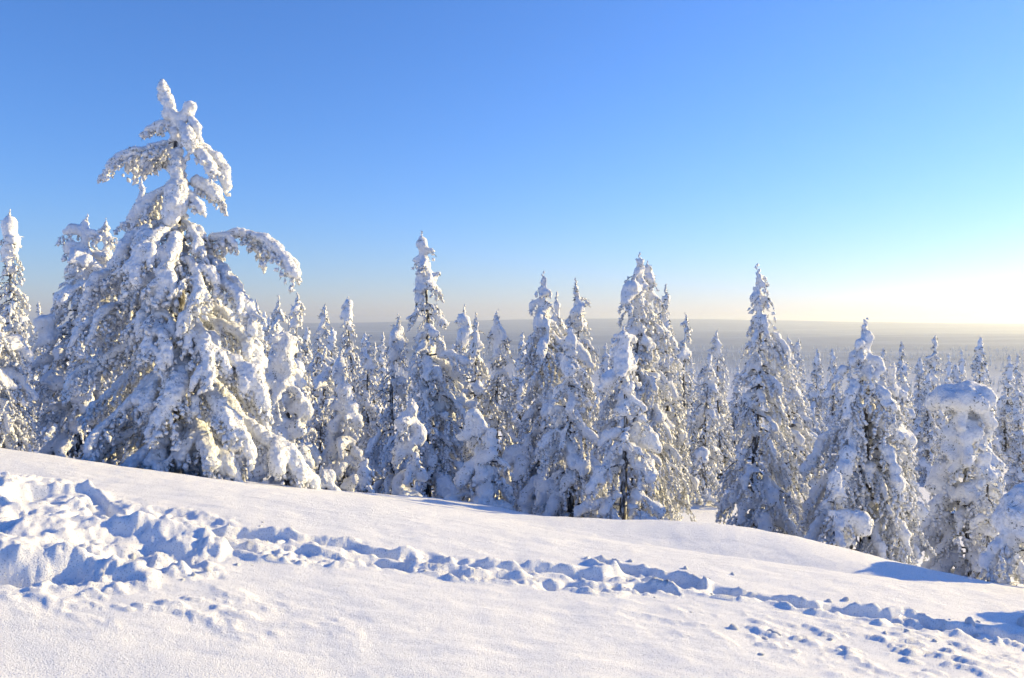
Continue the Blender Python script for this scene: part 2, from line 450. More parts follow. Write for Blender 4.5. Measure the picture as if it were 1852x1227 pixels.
class Tree:
    """Collects snow blobs and wood tubes in coordinates local to the tree's base."""
    def __init__(self, seed):
        self.rng = np.random.default_rng(seed)
        self.c, self.r, self.f = [], [], []
        self.wood = []
        self.sc, self.sd, self.sr, self.loose = [], [], [], False
    def blob(self, c, r, flat=0.85):
        c = np.atleast_2d(c); n = len(c)
        self.c.append(c); self.r.append(np.broadcast_to(r, (n,)).astype(float)); self.f.append(np.full(n, flat))
    def tube(self, pts, r0, r1):
        self.wood.append((np.asarray(pts, float), r0, r1))
    def bough(self, path, r, twig, step=0.08, tw_r=0.045, bare=0.15, sag=0.8, wood_r=0.018, tip=1.0, gap=.12, hang=1.0, even=0.0):
        rng = self.rng
        path = np.asarray(path, float)
        seg = np.linalg.norm(np.diff(path, axis=0), axis=1)
        L = seg.sum()
        cum = np.concatenate([[0], np.cumsum(seg)])
        n = max(4, int(L / step) + 1)
        s = np.linspace(0, L, n)
        P = np.stack([np.interp(s, cum, path[:, k]) for k in range(3)], axis=1)
        if n > 4:                                   # round the corners
            for _ in range(3):
                P[1:-1] = (P[:-2] + 2 * P[1:-1] + P[2:]) / 4
        T = np.gradient(P, axis=0); T /= np.linalg.norm(T, axis=1)[:, None] + 1e-9
        t = s / L
        self.tube(P[::2] if n > 8 else P, wood_r * 1.3, wood_r * .4)
        side = np.cross(T, (0, 0, 1.0)); side /= np.linalg.norm(side, axis=1)[:, None] + 1e-6
        k = t >= bare
        prof = (0.7 + 0.45 * np.sin(np.clip(t, 0, 1) * math.pi * .85)) * (1 - .5 * (1 - tip) * t)
        if even:                                    # a wind-packed sleeve of snow
            n2 = max(6, int(L / (.35 * r)))
            t2 = np.linspace(0, 1, n2)
            C = np.stack([np.interp(t2, t, P[:, j]) for j in range(3)], axis=1)
            sw = .82 + .3 * noise2(t2 * L * 3.2 + rng.uniform(0, 99), t2 * 0, 5) + rng.normal(0, .05, n2)
            rr = r * np.interp(t2, t, prof) * sw
            C = C + rng.normal(0, .07 * r, (n2, 3)); C[:, 2] += .45 * rr
            self.blob(C[t2 >= bare], rr[t2 >= bare], .85)
        else:
            rr = r * prof * rng.uniform(.7, 1.3, n)
            C = P + rng.normal(0, .2 * r, (n, 3)); C[:, 2] += .4 * rr
            self.blob(C[k], rr[k], .8)
        if twig > 0:
            for i in np.nonzero(t >= bare * .8)[0]:
                for sg in (-1, 1):
                    if rng.random() < gap: continue
                    l = twig * (1.05 - .5 * t[i]) * rng.uniform(.45, 1.25)
                    m = max(2, int(l / (tw_r * 1.15)))
                    q = np.linspace(.25, 1, m)[:, None]
                    dv = side[i] * sg * rng.uniform(.3, 1.0) + T[i] * rng.uniform(.1, .75)
                    dv[2] -= sag * .4 * rng.uniform(.2, 1.2) * hang
                    pts = P[i] + dv * l * q + np.array((0, 0, -1.0)) * sag * hang * l * q ** 2 * rng.uniform(.4, 1.1) + rng.normal(0, tw_r * .3, (m, 3))
                    rad = tw_r * rng.uniform(.7, 1.0) * np.linspace(.85, 1.3, m)
                    if self.loose:
                        tv = np.gradient(pts, axis=0) if m > 1 else dv[None]
                        self.sc.append(pts); self.sd.append(tv); self.sr.append(rad)
                    else:
                        self.blob(pts, rad, .9)
    # ---- outputs
    def spindles(self, sides=4):
        """Rime-coated shoots: a small lumpy spindle for each stretch of twig."""
        if not self.sc: return None
        rng = self.rng
        c = np.concatenate(self.sc); d = np.concatenate(self.sd); r = np.concatenate(self.sr)
        n = len(c)
        d = d / (np.linalg.norm(d, axis=1)[:, None] + 1e-6) + rng.normal(0, .35, (n, 3)); d /= np.linalg.norm(d, axis=1)[:, None]
        a = np.cross(d, rng.normal(0, 1, (n, 3))); a /= np.linalg.norm(a, axis=1)[:, None] + 1e-6
        b = np.cross(d, a)
        r = r[:, None] * rng.uniform(.8, 1.45, (n, 1))
        vs = [c - d * r * rng.uniform(1.2, 1.9, (n, 1)), c + d * r * rng.uniform(1.2, 2.0, (n, 1))]
        for k in range(sides):
            t = 2 * math.pi * k / sides
            vs.append(c + (a * math.cos(t) + b * math.sin(t)) * r * rng.uniform(.75, 1.25, (n, 1)) + d * r * rng.uniform(-.5, .5, (n, 1)))
        V = np.stack(vs, axis=1).reshape(-1, 3)
        F = []
        for k in range(sides):
            k2 = (k + 1) % sides
            F += [[0, 2 + k2, 2 + k], [1, 2 + k, 2 + k2]]
        F = (np.array(F)[None] + (np.arange(n) * (sides + 2))[:, None, None]).reshape(-1, 3)
        # needle tufts on a share of the shoots
        k = np.nonzero((noise3(c * 3.3 + 50, 3) + rng.normal(0, .25, n)) > .27)[0]
        nd = None
        if len(k):
            k = np.repeat(k, 2)
            dd = d[k] * .5 + rng.normal(0, .8, (len(k), 3)); dd[:, 2] -= .35; dd /= np.linalg.norm(dd, axis=1)[:, None]
            nd = spikes(c[k], dd, r[k, 0] * rng.uniform(1.5, 2.5, len(k)), r[k, 0] * .30, rng)
        return V, F, nd
    def soup(self, big):
        c = np.concatenate(self.c); r = np.concatenate(self.r); f = np.concatenate(self.f)
        vs, fs, off = [], [], 0
        for lo, (iv, jf) in ((False, ICO1), (True, ICO2)):
            m = (r > big) == lo
            if not m.any(): continue
            sc = np.stack([r[m], r[m], r[m] * f[m]], axis=1) * (1.12 if not lo else 1.03)
            v = c[m][:, None, :] + iv[None] * sc[:, None, :]
            n = len(v)
            fs.append((jf[None] + (np.arange(n) * len(iv))[:, None, None]).reshape(-1, 3) + off)
            vs.append(v.reshape(-1, 3)); off += n * len(iv)
        return np.concatenate(vs), np.concatenate(fs)
    def wood_mesh(self, name, items=None, sides=4):
        vs, fs, off = [], [], 0
        ang = np.linspace(0, 2 * math.pi, sides, endpoint=False)
        for pts, r0, r1 in (items if items is not None else self.wood):
            n = len(pts)
            T = np.gradient(pts, axis=0); T /= np.linalg.norm(T, axis=1)[:, None] + 1e-9
            ref = np.where(np.abs(T[:, 2:3]) > .9, np.array([[1., 0, 0]]), np.array([[0, 0, 1.]]))
            A = np.cross(T, ref); A /= np.linalg.norm(A, axis=1)[:, None] + 1e-9
            B = np.cross(T, A)
            rad = np.linspace(r0, r1, n)
            ring = pts[:, None, :] + rad[:, None, None] * (np.cos(ang)[None, :, None] * A[:, None, :] + np.sin(ang)[None, :, None] * B[:, None, :])
            vs.append(ring.reshape(-1, 3))
            i = np.arange(n - 1)[:, None] * sides + np.arange(sides)[None]
            j = np.arange(n - 1)[:, None] * sides + (np.arange(sides)[None] + 1) % sides
            fs.append(np.stack([i, j, j + sides, i + sides], axis=2).reshape(-1, 4) + off)
            off += n * sides
        return mesh_from(name, np.concatenate(vs), np.concatenate(fs))

def spikes(base, d, l, w, rng):
    """Slim three-sided needles: (verts, faces)."""
    n = len(base)
    a = np.cross(d, rng.normal(0, 1, (n, 3))); a /= np.linalg.norm(a, axis=1)[:, None] + 1e-6
    b = np.cross(d, a)
    w = np.broadcast_to(w, (n,))[:, None]
    V = np.stack([base + a * w, base + (-.5 * a + .87 * b) * w, base + (-.5 * a - .87 * b) * w, base + d * l[:, None]], axis=1).reshape(-1, 3)
    F = (np.array([[0, 1, 3], [1, 2, 3], [2, 0, 3]])[None] + (np.arange(n) * 4)[:, None, None]).reshape(-1, 3)
    return V, F

JOBS = []       # (temporary object, voxel, seed, rime share, needle share, callback)
def queue_remesh(verts, faces, name, voxel, seed, done, rime=.2, dark=.1, extra=None):
    o = bpy.data.objects.new('remesh_job', mesh_from(name, verts, faces))
    md = o.modifiers.new('remesh', 'REMESH')
    md.mode = 'VOXEL'; md.voxel_size = voxel; md.use_smooth_shade = True
    sm = o.modifiers.new('smooth', 'SMOOTH'); sm.factor = .5; sm.iterations = 1
    COL.objects.link(o)
    JOBS.append((o, name, voxel, seed, rime, dark, done, extra))

def run_jobs():
    """Melt each heap of blobs into one skin, roughen it, and set rime and needles on it."""
    dg = bpy.context.evaluated_depsgraph_get()
    dg.update()
    for o, name, voxel, seed, rime, dark, done, extra in JOBS:
        rng = np.random.default_rng(seed + 9000)
        ev = o.evaluated_get(dg).data
        n = len(ev.vertices)
        co = np.empty(n * 3, np.float32); ev.vertices.foreach_get('co', co); co = co.reshape(-1, 3).astype(float)
        no = np.empty(n * 3, np.float32); ev.vertices.foreach_get('normal', no); no = no.reshape(-1, 3).astype(float)
        nf = len(ev.polygons)
        fi = np.empty(nf * 4, np.int32); ev.loops.foreach_get('vertex_index', fi); fi = fi.reshape(-1, 4)
        k = .5 / voxel
        co = co + no * (voxel * (.9 * noise3(co * k * .4, seed) + .55 * noise3(co * k, seed + 5)))[:, None]
        V, F = [co], [fi]
        m = int(n * rime)
        if m:
            j = rng.integers(0, n, m)
            d = no[j] + rng.normal(0, .5, (m, 3)); d /= np.linalg.norm(d, axis=1)[:, None] + 1e-6
            sv, sf = spikes(co[j] - d * voxel * .3, d, voxel * rng.uniform(.9, 1.9, m), voxel * .28, rng)
            V.append(sv); F.append(sf + n)
        nv, nfc = [], []
        if extra:
            ev_, ef_, nd = extra
            V.append(ev_); F.append(ef_ + sum(len(q) for q in V[:-1]))
            if nd: nv.append(nd[0]); nfc.append(nd[1])
        me = mesh_from(name, np.concatenate(V), F)
        needle = None
        if dark > 0:
            msk = (no[:, 2] < .6) & (noise3(co * 5.5, seed + 11) + .4 * noise3(co * 14, seed + 13) > .30 + .3 * no[:, 2])
            idx = np.nonzero(msk)[0]
            m = int(n * dark)
            if len(idx) > 20:
                j = rng.choice(idx, m)
                d = no[j] * .8 + rng.normal(0, .55, (m, 3)); d[:, 2] -= .35; d /= np.linalg.norm(d, axis=1)[:, None] + 1e-6
                sv, sf = spikes(co[j] - d * voxel * .3, d, voxel * rng.uniform(.7, 1.4, m), voxel * rng.uniform(.15, .36, m), rng)
                nfc.append(sf + sum(len(q) for q in nv)); nv.append(sv)
        if nv: needle = mesh_from('needles', np.concatenate(nv), np.concatenate(nfc), False)
        old = o.data
        bpy.data.objects.remove(o); bpy.data.meshes.remove(old)
        done(me, needle)
    JOBS.clear()

def conifer(seed, h, rb, lean=0.0, p=0.85, top=0.11, lump=0.0, droop=0.9, dens=1.0, res=1.0, skirt=0.0, caps=(), round_top=0.0, leader=0.09, br=0.06, flat_cap=0.0, twig=.6, bare=.26, arms=0):
    """A spruce under rime and snow: h metres tall, rb metres crown radius near the base."""
    T = Tree(seed); rng = T.rng
    T.loose = True
    lean_v = np.array((lean + rng.normal(0, .025), rng.normal(0, .02), 0))
    heavy = rng.uniform(0, 6.28)
    lop = rng.uniform(.05, .25)
    def axis(z):
        q = z / h
        return np.array((0, 0, z)) + lean_v * h * q * q + np.array((.035 * h * .2 * math.sin(q * 7 + seed), .03 * h * .2 * math.cos(q * 6 + seed), 0))
    zs = np.linspace(-.25, h * .95, 14)
    T.tube(np.array([axis(z) for z in zs]), .035 + .011 * h, .012)
    dz = 0.27 / dens * res ** .4
    z = 0.07 * h + skirt
    phase = rng.uniform(0, 6.3)
    wob = rng.uniform(0, 100)
    while z < h * (1 - .03):
        q = z / h
        Rz = rb * ((1 - q) ** p) * (1 + .14 * math.sin(z * 2.1 + wob) + .10 * math.sin(z * 5.3 + wob)) + top * .8
        if round_top: Rz = rb * min(1, ((1 - q) / round_top) ** .55) * (1 + .2 * math.sin(z * 2.3 + wob)) + top * .4
        if q < .18: Rz *= .75 + .25 * q / .18
        nb = int(round(np.clip(3.4 + 2.2 * Rz, 3, 6)))
        for k in range(nb):
            phase += 2.399 + rng.normal(0, .4)
            L = Rz * rng.uniform(.55, 1.2) * (1 + lop * math.cos(phase - heavy))
            if rng.random() < .08: L *= 1.3
            if L < .1: continue
            dirv = np.array((math.cos(phase), math.sin(phase), 0))
            zz = z + rng.uniform(-.6, .6) * dz
            s = np.linspace(0, 1, max(4, int(L / .12)))[:, None]
            dr = droop * rng.uniform(.6, 1.35)
            path = axis(zz) + dirv * L * (s - .15 * s * s) + np.array((0, 0, 1.0)) * L * (.3 * s - dr * s * s)
            r = br * rng.uniform(.6, 1.4) * (.6 + .6 * min(1, L)) * res ** .3
            T.bough(path, r, twig * min(L, .7) * rng.uniform(.7, 1.2), step=.085 * res ** .8, tw_r=.031 * res ** .8, bare=bare if L > .35 else .1, sag=.95, wood_r=.010 + .008 * L, gap=.42)
            if rng.random() < lump:
                j = path[int(len(path) * rng.uniform(.55, .95))]
                rl = rng.uniform(.10, .20) * min(1.2, .5 + L)
                T.blob(j + np.array((0, 0, .3 * rl)), rl, rng.uniform(.7, 1.15))
                T.blob(j + rng.normal(0, .5 * rl, (3, 3)), rl * .6, .9)
        z += dz * rng.uniform(.7, 1.3)
    # leader
    zt = np.arange(h - min(1.1, h * .2), h, .05 * res ** .5)
    if len(zt):
        fat = leader * (1.15 - .55 * np.linspace(0, 1, len(zt)))
        T.blob(np.array([axis(q) for q in zt]) + rng.normal(0, .025, (len(zt), 3)), fat * rng.uniform(.65, 1.4, len(zt)), 1.0)
    tp = axis(h) + np.stack([rng.normal(0, .015, 7), rng.normal(0, .015, 7), np.linspace(-.25, .1, 7)], axis=1)
    T.sc.append(tp); T.sd.append(np.tile((0, 0, 1.0), (7, 1))); T.sr.append(np.linspace(.06, .022, 7) * res ** .5)
    # trunk snow plastered between whorls
    zc = np.arange(h * .3, h * .85, .13 * res)
    T.blob(np.array([axis(q) for q in zc]) + rng.normal(0, .05, (len(zc), 3)), .05 * rng.uniform(.6, 1.4, len(zc)), 1.1)
    if flat_cap:
        c = axis(h - .22)
        for _ in range(44):
            a, q = rng.uniform(0, 6.3), math.sqrt(rng.random()) * flat_cap
            T.blob(c + np.array((math.cos(a) * q, math.sin(a) * q, rng.normal(0, .03) - .30 * (q / flat_cap) ** 2)), rng.uniform(.17, .24), .9)
    return T

def tag(o, label, cat, group=None):
    o['label'] = label; o['category'] = cat
    if group: o['group'] = group

def plant_tree(name, label, T, loc, voxel, seed, rot=0.0, group=None, rime=.05, dark=.06, after=None, sides=4):
    root = link(name, None, None, None, loc)
    root.rotation_euler = (0, 0, rot)
    tag(root, label, 'tree', group)
    link('trunk', T.wood_mesh('trunk'), M_BARK, root)
    v, f = T.soup(voxel * 1.6)
    def done(me, needle):
        link('crown', me, M_SNOW, root)
        if needle: link('needles', needle, M_NEEDLE, root)
        if after: after(root)
    queue_remesh(v, f, 'crown', voxel, seed, done, rime, dark, T.spindles(sides))
    return root

def ground_at(x, y):
    return float(H(np.array([x]), np.array([y]))[0])

# ---- the large tree on the brow, bough by bough
HD = 11.0
HX = ray(328, 860)[0] * HD
HZ = ground_at(HX, HD) - .1
#  path as (px, py, depth offset), snow radius px, twig length m, options
HERO_BOUGHS = [
    # crooked top
    ([(316, 228, 0), (306, 205, 0), (301, 180, .02), (296, 152, .02)], 17, 0, dict(bare=0, step=.05)),
    ([(326, 235, 0), (338, 215, -.05), (342, 195, -.05)], 13, 0, dict(bare=0, step=.06)),
    ([(342, 194, -.05), (343, 198, -.06), (341, 206, -.06)], 22, 0, dict(bare=0, step=.05)),
    ([(345, 215, -.05), (355, 235, -.08), (362, 256, -.1)], 9, .06, dict(bare=0)),
    ([(318, 220, 0), (295, 226, -.05), (262, 240, -.1)], 10, .13, dict(bare=.1, hang=.5)),
    ([(325, 230, -.05), (340, 245, -.2), (346, 268, -.3)], 17, .05, dict(bare=0)),
    ([(320, 250, 0), (300, 262, -.05), (262, 273, -.1), (232, 284, -.1), (210, 294, -.12)], 12, .26, dict(bare=.1, hang=.5)),
    ([(325, 255, .1), (300, 280, .3), (270, 300, .45)], 10, .2, dict(bare=.2)),
    ([(335, 250, 0), (368, 272, .05), (392, 292, .1), (407, 318, .12), (410, 342, .12)], 14, .10, dict(bare=.1)),
    ([(335, 262, -.1), (362, 280, -.2), (378, 300, -.25), (384, 318, -.28)], 11, .12, dict(bare=.1)),
    ([(322, 285, -.05), (322, 310, -.15), (320, 335, -.2)], 20, .08, dict(bare=0)),
    ([(325, 330, -.05), (322, 352, -.22), (314, 385, -.3), (308, 402, -.33)], 22, .08, dict(bare=0)),
    ([(328, 330, 0), (352, 333, 0), (378, 343, 0), (396, 366, -.05)], 13, .16, dict(bare=.3)),
    ([(328, 345, -.05), (350, 360, -.2), (364, 382, -.28)], 9, .12, dict(bare=.1)),
    ([(322, 330, 0), (285, 352, -.05), (258, 378, -.1), (240, 402, -.12)], 13, .2, dict(bare=.1)),
    ([(320, 345, .1), (290, 375, .4), (262, 410, .6)], 12, .2, dict(bare=.2)),
    ([(324, 395, 0), (345, 412, -.15), (362, 445, -.25), (368, 470, -.3)], 13, .16, dict(bare=.15)),
    # left flank
    ([(322, 395, 0), (285, 408, -.1), (245, 432, -.2), (208, 478, -.25), (178, 520, -.25)], 20, .30, dict(bare=.1)),
    ([(322, 410, -.1), (300, 425, -.4), (275, 460, -.7), (262, 500, -.8)], 19, .26, dict(bare=.1)),
    ([(322, 440, 0), (262, 478, .1), (205, 512, .15), (160, 532, .15)], 13, .30, dict(bare=.2)),
    ([(322, 470, 0), (262, 515, -.2), (205, 560, -.3), (158, 592, -.35)], 13, .33, dict(bare=.15)),
    ([(322, 500, .1), (270, 545, .4), (215, 590, .6), (165, 620, .7)], 13, .33, dict(bare=.2)),
    ([(324, 545, 0), (270, 600, -.2), (210, 640, -.3), (162, 668, -.3)], 12, .34, dict(bare=.2)),
    ([(324, 590, 0), (270, 650, .2), (215, 700, .3), (160, 745, .3)], 13, .36, dict(bare=.2)),
    ([(325, 640, -.1), (275, 690, -.5), (225, 740, -.7), (170, 790, -.8)], 13, .32, dict(bare=.15)),
    ([(326, 690, 0), (270, 735, -.1), (210, 775, -.2), (158, 812, -.2)], 15, .34, dict(bare=.15)),
    ([(327, 745, 0), (275, 770, -.3), (225, 790, -.5), (182, 818, -.6)], 17, .25, dict(bare=.15)),
    ([(327, 780, -.1), (290, 800, -.5), (255, 830, -.8), (235, 845, -.9)], 15, .25, dict(bare=.15)),
    # towards the viewer
    ([(322, 420, -.1), (318, 450, -.45), (305, 500, -.7), (300, 545, -.8)], 18, .25, dict(bare=.1)),
    ([(324, 460, -.1), (345, 490, -.5), (352, 535, -.7), (348, 575, -.8)], 17, .25, dict(bare=.1)),
    ([(324, 520, -.1), (300, 560, -.6), (285, 615, -.9), (280, 650, -1.0)], 17, .28, dict(bare=.15)),
    ([(325, 560, -.1), (350, 600, -.6), (362, 650, -.9), (365, 690, -1.0)], 16, .28, dict(bare=.15)),
    ([(326, 620, -.1), (330, 670, -.7), (318, 730, -1.1), (300, 770, -1.2)], 19, .28, dict(bare=.15)),
    ([(327, 680, -.1), (365, 715, -.7), (385, 760, -1.0), (395, 800, -1.1)], 18, .28, dict(bare=.15)),
    ([(327, 740, -.1), (350, 780, -.6), (360, 820, -.9), (365, 850, -1.0)], 17, .25, dict(bare=.15)),
    ([(327, 770, -.1), (372, 800, -.5), (405, 835, -.8), (418, 860, -.9)], 19, .2, dict(bare=.15)),
    ([(327, 775, -.1), (300, 810, -.7), (285, 845, -1.0)], 15, .22, dict(bare=.15)),
    # low boughs hiding the foot of the bole
    ([(327, 790, -.1), (335, 820, -.5), (340, 850, -.7)], 18, .2, dict(bare=.1)),
    ([(327, 800, -.1), (312, 830, -.45), (306, 862, -.6)], 17, .2, dict(bare=.1)),
    ([(327, 760, -.1), (325, 800, -.6), (328, 838, -.9)], 18, .22, dict(bare=.15)),
    ([(327, 640, -.1), (300, 690, -.6), (270, 735, -.85)], 16, .25, dict(bare=.15)),
    ([(326, 580, -.1), (385, 625, -.5), (410, 670, -.65)], 16, .25, dict(bare=.15)),
    ([(326, 500, -.1), (280, 545, -.5), (250, 590, -.6)], 16, .25, dict(bare=.15)),
    # right flank
    ([(326, 432, 0), (372, 437, .05), (402, 432, .1), (440, 424, .1), (482, 438, .05), (513, 466, 0), (530, 500, -.05)], 15, .28, dict(bare=.24, hang=1.0, wood_r=.024)),
    ([(326, 425, .1), (362, 445, .15), (388, 470, .2), (398, 492, .2)], 13, .18, dict(bare=.2)),
    ([(326, 450, 0), (385, 470, 0), (412, 495, -.05), (432, 525, -.1)], 12, .16, dict(bare=.35)),
    ([(326, 470, 0), (380, 505, -.2), (425, 530, -.3), (448, 555, -.35), (460, 588, -.35)], 18, .2, dict(bare=.2)),
    ([(326, 520, .1), (375, 545, .3), (410, 570, .4), (428, 600, .4)], 15, .24, dict(bare=.2)),
    ([(326, 560, 0), (380, 585, -.1), (430, 605, -.15), (462, 632, -.2), (470, 665, -.2)], 19, .24, dict(bare=.15)),
    ([(326, 610, -.05), (380, 640, -.4), (430, 660, -.6), (465, 695, -.7), (478, 740, -.7)], 23, .22, dict(bare=.15)),
    ([(326, 625, .1), (385, 660, .4), (440, 700, .6), (475, 745, .7)], 16, .3, dict(bare=.2)),
    ([(327, 670, 0), (385, 700, -.1), (425, 745, -.2), (440, 800, -.25), (435, 840, -.25)], 18, .28, dict(bare=.2)),
    ([(327, 700, 0), (390, 735, -.1), (445, 770, -.25), (490, 803, -.35), (526, 836, -.4), (545, 868, -.45)], 24, .30, dict(bare=.3)),
    # far side
    ([(322, 430, .1), (330, 470, .7), (340, 520, 1.0)], 15, .3, dict(bare=.2)),
    ([(324, 540, .1), (350, 590, .9), (375, 650, 1.2)], 15, .32, dict(bare=.2)),
    ([(324, 580, .1), (280, 620, .9), (245, 690, 1.2)], 15, .32, dict(bare=.2)),
    ([(326, 660, .1), (370, 720, .9), (410, 780, 1.3)], 15, .34, dict(bare=.2)),
    ([(326, 700, .1), (280, 750, .9), (235, 805, 1.3)], 15, .34, dict(bare=.2)),
]

def build_hero():
    root = link('spruce_tree', None, None, None, (HX, HD, HZ))
    tag(root, 'largest snow-laden tree with a crooked double top and long drooping boughs on the brow', 'tree')
    org = np.array((HX, HD, HZ))
    T = Tree(7)
    trunk = [at(327, 900, HD), at(327, 850, HD), at(328, 760, HD), at(325, 640, HD), at(322, 500, HD), at(322, 400, HD), at(324, 300, HD), at(318, 230, HD), at(306, 200, HD), at(300, 165, HD)]
    link('trunk', T.wood_mesh('trunk', [(np.array(trunk) - org, .13, .02)], 10), M_BARK, root)
    B = Tree(499)           # snow plastered on the bole
    for a, b in zip(trunk[4:-1], trunk[5:]):
        for q in np.arange(0, 1, .07 / np.linalg.norm(b - a)):
            B.blob(a + (b - a) * q - org + B.rng.normal(0, .035, 3) + np.array((0, -.03, 0)), .075 * B.rng.uniform(.6, 1.3), 1.1)
    v, f = B.soup(.035)
    queue_remesh(v, f, 'snow', .021, 39, lambda me, needle: link('snow', me, M_SNOW, root), .16, 0)
    for i, (path, rpx, tw, opt) in enumerate(HERO_BOUGHS):
        B = Tree(500 + i)
        B.loose = True
        if path[-1][2] <= -.7 and abs(path[-1][0] - 325) < 75:        # fan the boughs that come towards the viewer
            path = [(325 + (px - 325) * 1.4, path[0][1] + (py - path[0][1]) * .95, do) for px, py, do in path]
        P = np.array([at(px, py, HD + do) for px, py, do in path]) - org
        o = dict(step=.05, tw_r=.027, bare=.15, sag=1.0, wood_r=.016, gap=.22, even=1.0)
        o.update(opt)
        r = rpx / FPX * HD * (.82 if path[0][1] < 350 else .70)
        B.bough(P, r, tw * .8, **o)
        if tw > .15:     # forks of the bough, each with its own sleeve of snow
            rng = B.rng
            for q0 in np.linspace(.3, .82, 3) + rng.uniform(-.08, .08, 3):
                k = q0 * (len(P) - 1); a = int(k)
                q = P[a] + (P[a + 1] - P[a]) * (k - a)
                tv = (P[a + 1] - P[a]) / (np.linalg.norm(P[a + 1] - P[a]) + 1e-6)
                sd = np.cross(tv, (0, 0, 1.0)); sd /= np.linalg.norm(sd) + 1e-6
                dv = tv * .7 + sd * rng.choice((-1, 1)) * rng.uniform(.35, .8)
                l = tw * rng.uniform(1.0, 1.7)
                B.bough(np.array([q, q + dv * l * .5 + np.array((0, 0, .02)), q + dv * l * .85 - np.array((0, 0, .12 * l)), q + dv * l - np.array((0, 0, .4 * l))]),
                        r * rng.uniform(.6, .8), tw * .55, step=.05, tw_r=.027, bare=.1, wood_r=.009, gap=.25, even=1.0)
        if tw > .1:      # twiglets along the sides of the bough, second order
            rng = B.rng
            for _ in range(int(2 + 11 * tw)):
                k = rng.uniform(.3, .95) * (len(P) - 1)
                a = int(k); q = P[a] + (P[min(a + 1, len(P) - 1)] - P[a]) * (k - a)
                tv = P[min(a + 1, len(P) - 1)] - P[a]; tv /= np.linalg.norm(tv) + 1e-6
                dv = tv * rng.uniform(.2, .9) + rng.normal(0, .55, 3); dv[2] = -abs(dv[2]) - .25
                l = tw * rng.uniform(.6, 1.15)
                B.bough(np.array([q, q + dv * l * .5, q + dv * l * .9 - np.array((0, 0, .25 * l))]), .026, tw * .26, step=.045, tw_r=.024, bare=.1, wood_r=.006, gap=.2)
        br = link('branch', B.wood_mesh('branch'), M_BARK, root)
        v, f = B.soup(.035)
        def done(me, needle, br=br):
            link('snow', me, M_SNOW, br)
            if needle: link('needles', needle, M_NEEDLE, br)
        queue_remesh(v, f, 'snow', .021, 40 + i, done, .14, .07, B.spindles(4))
build_hero()

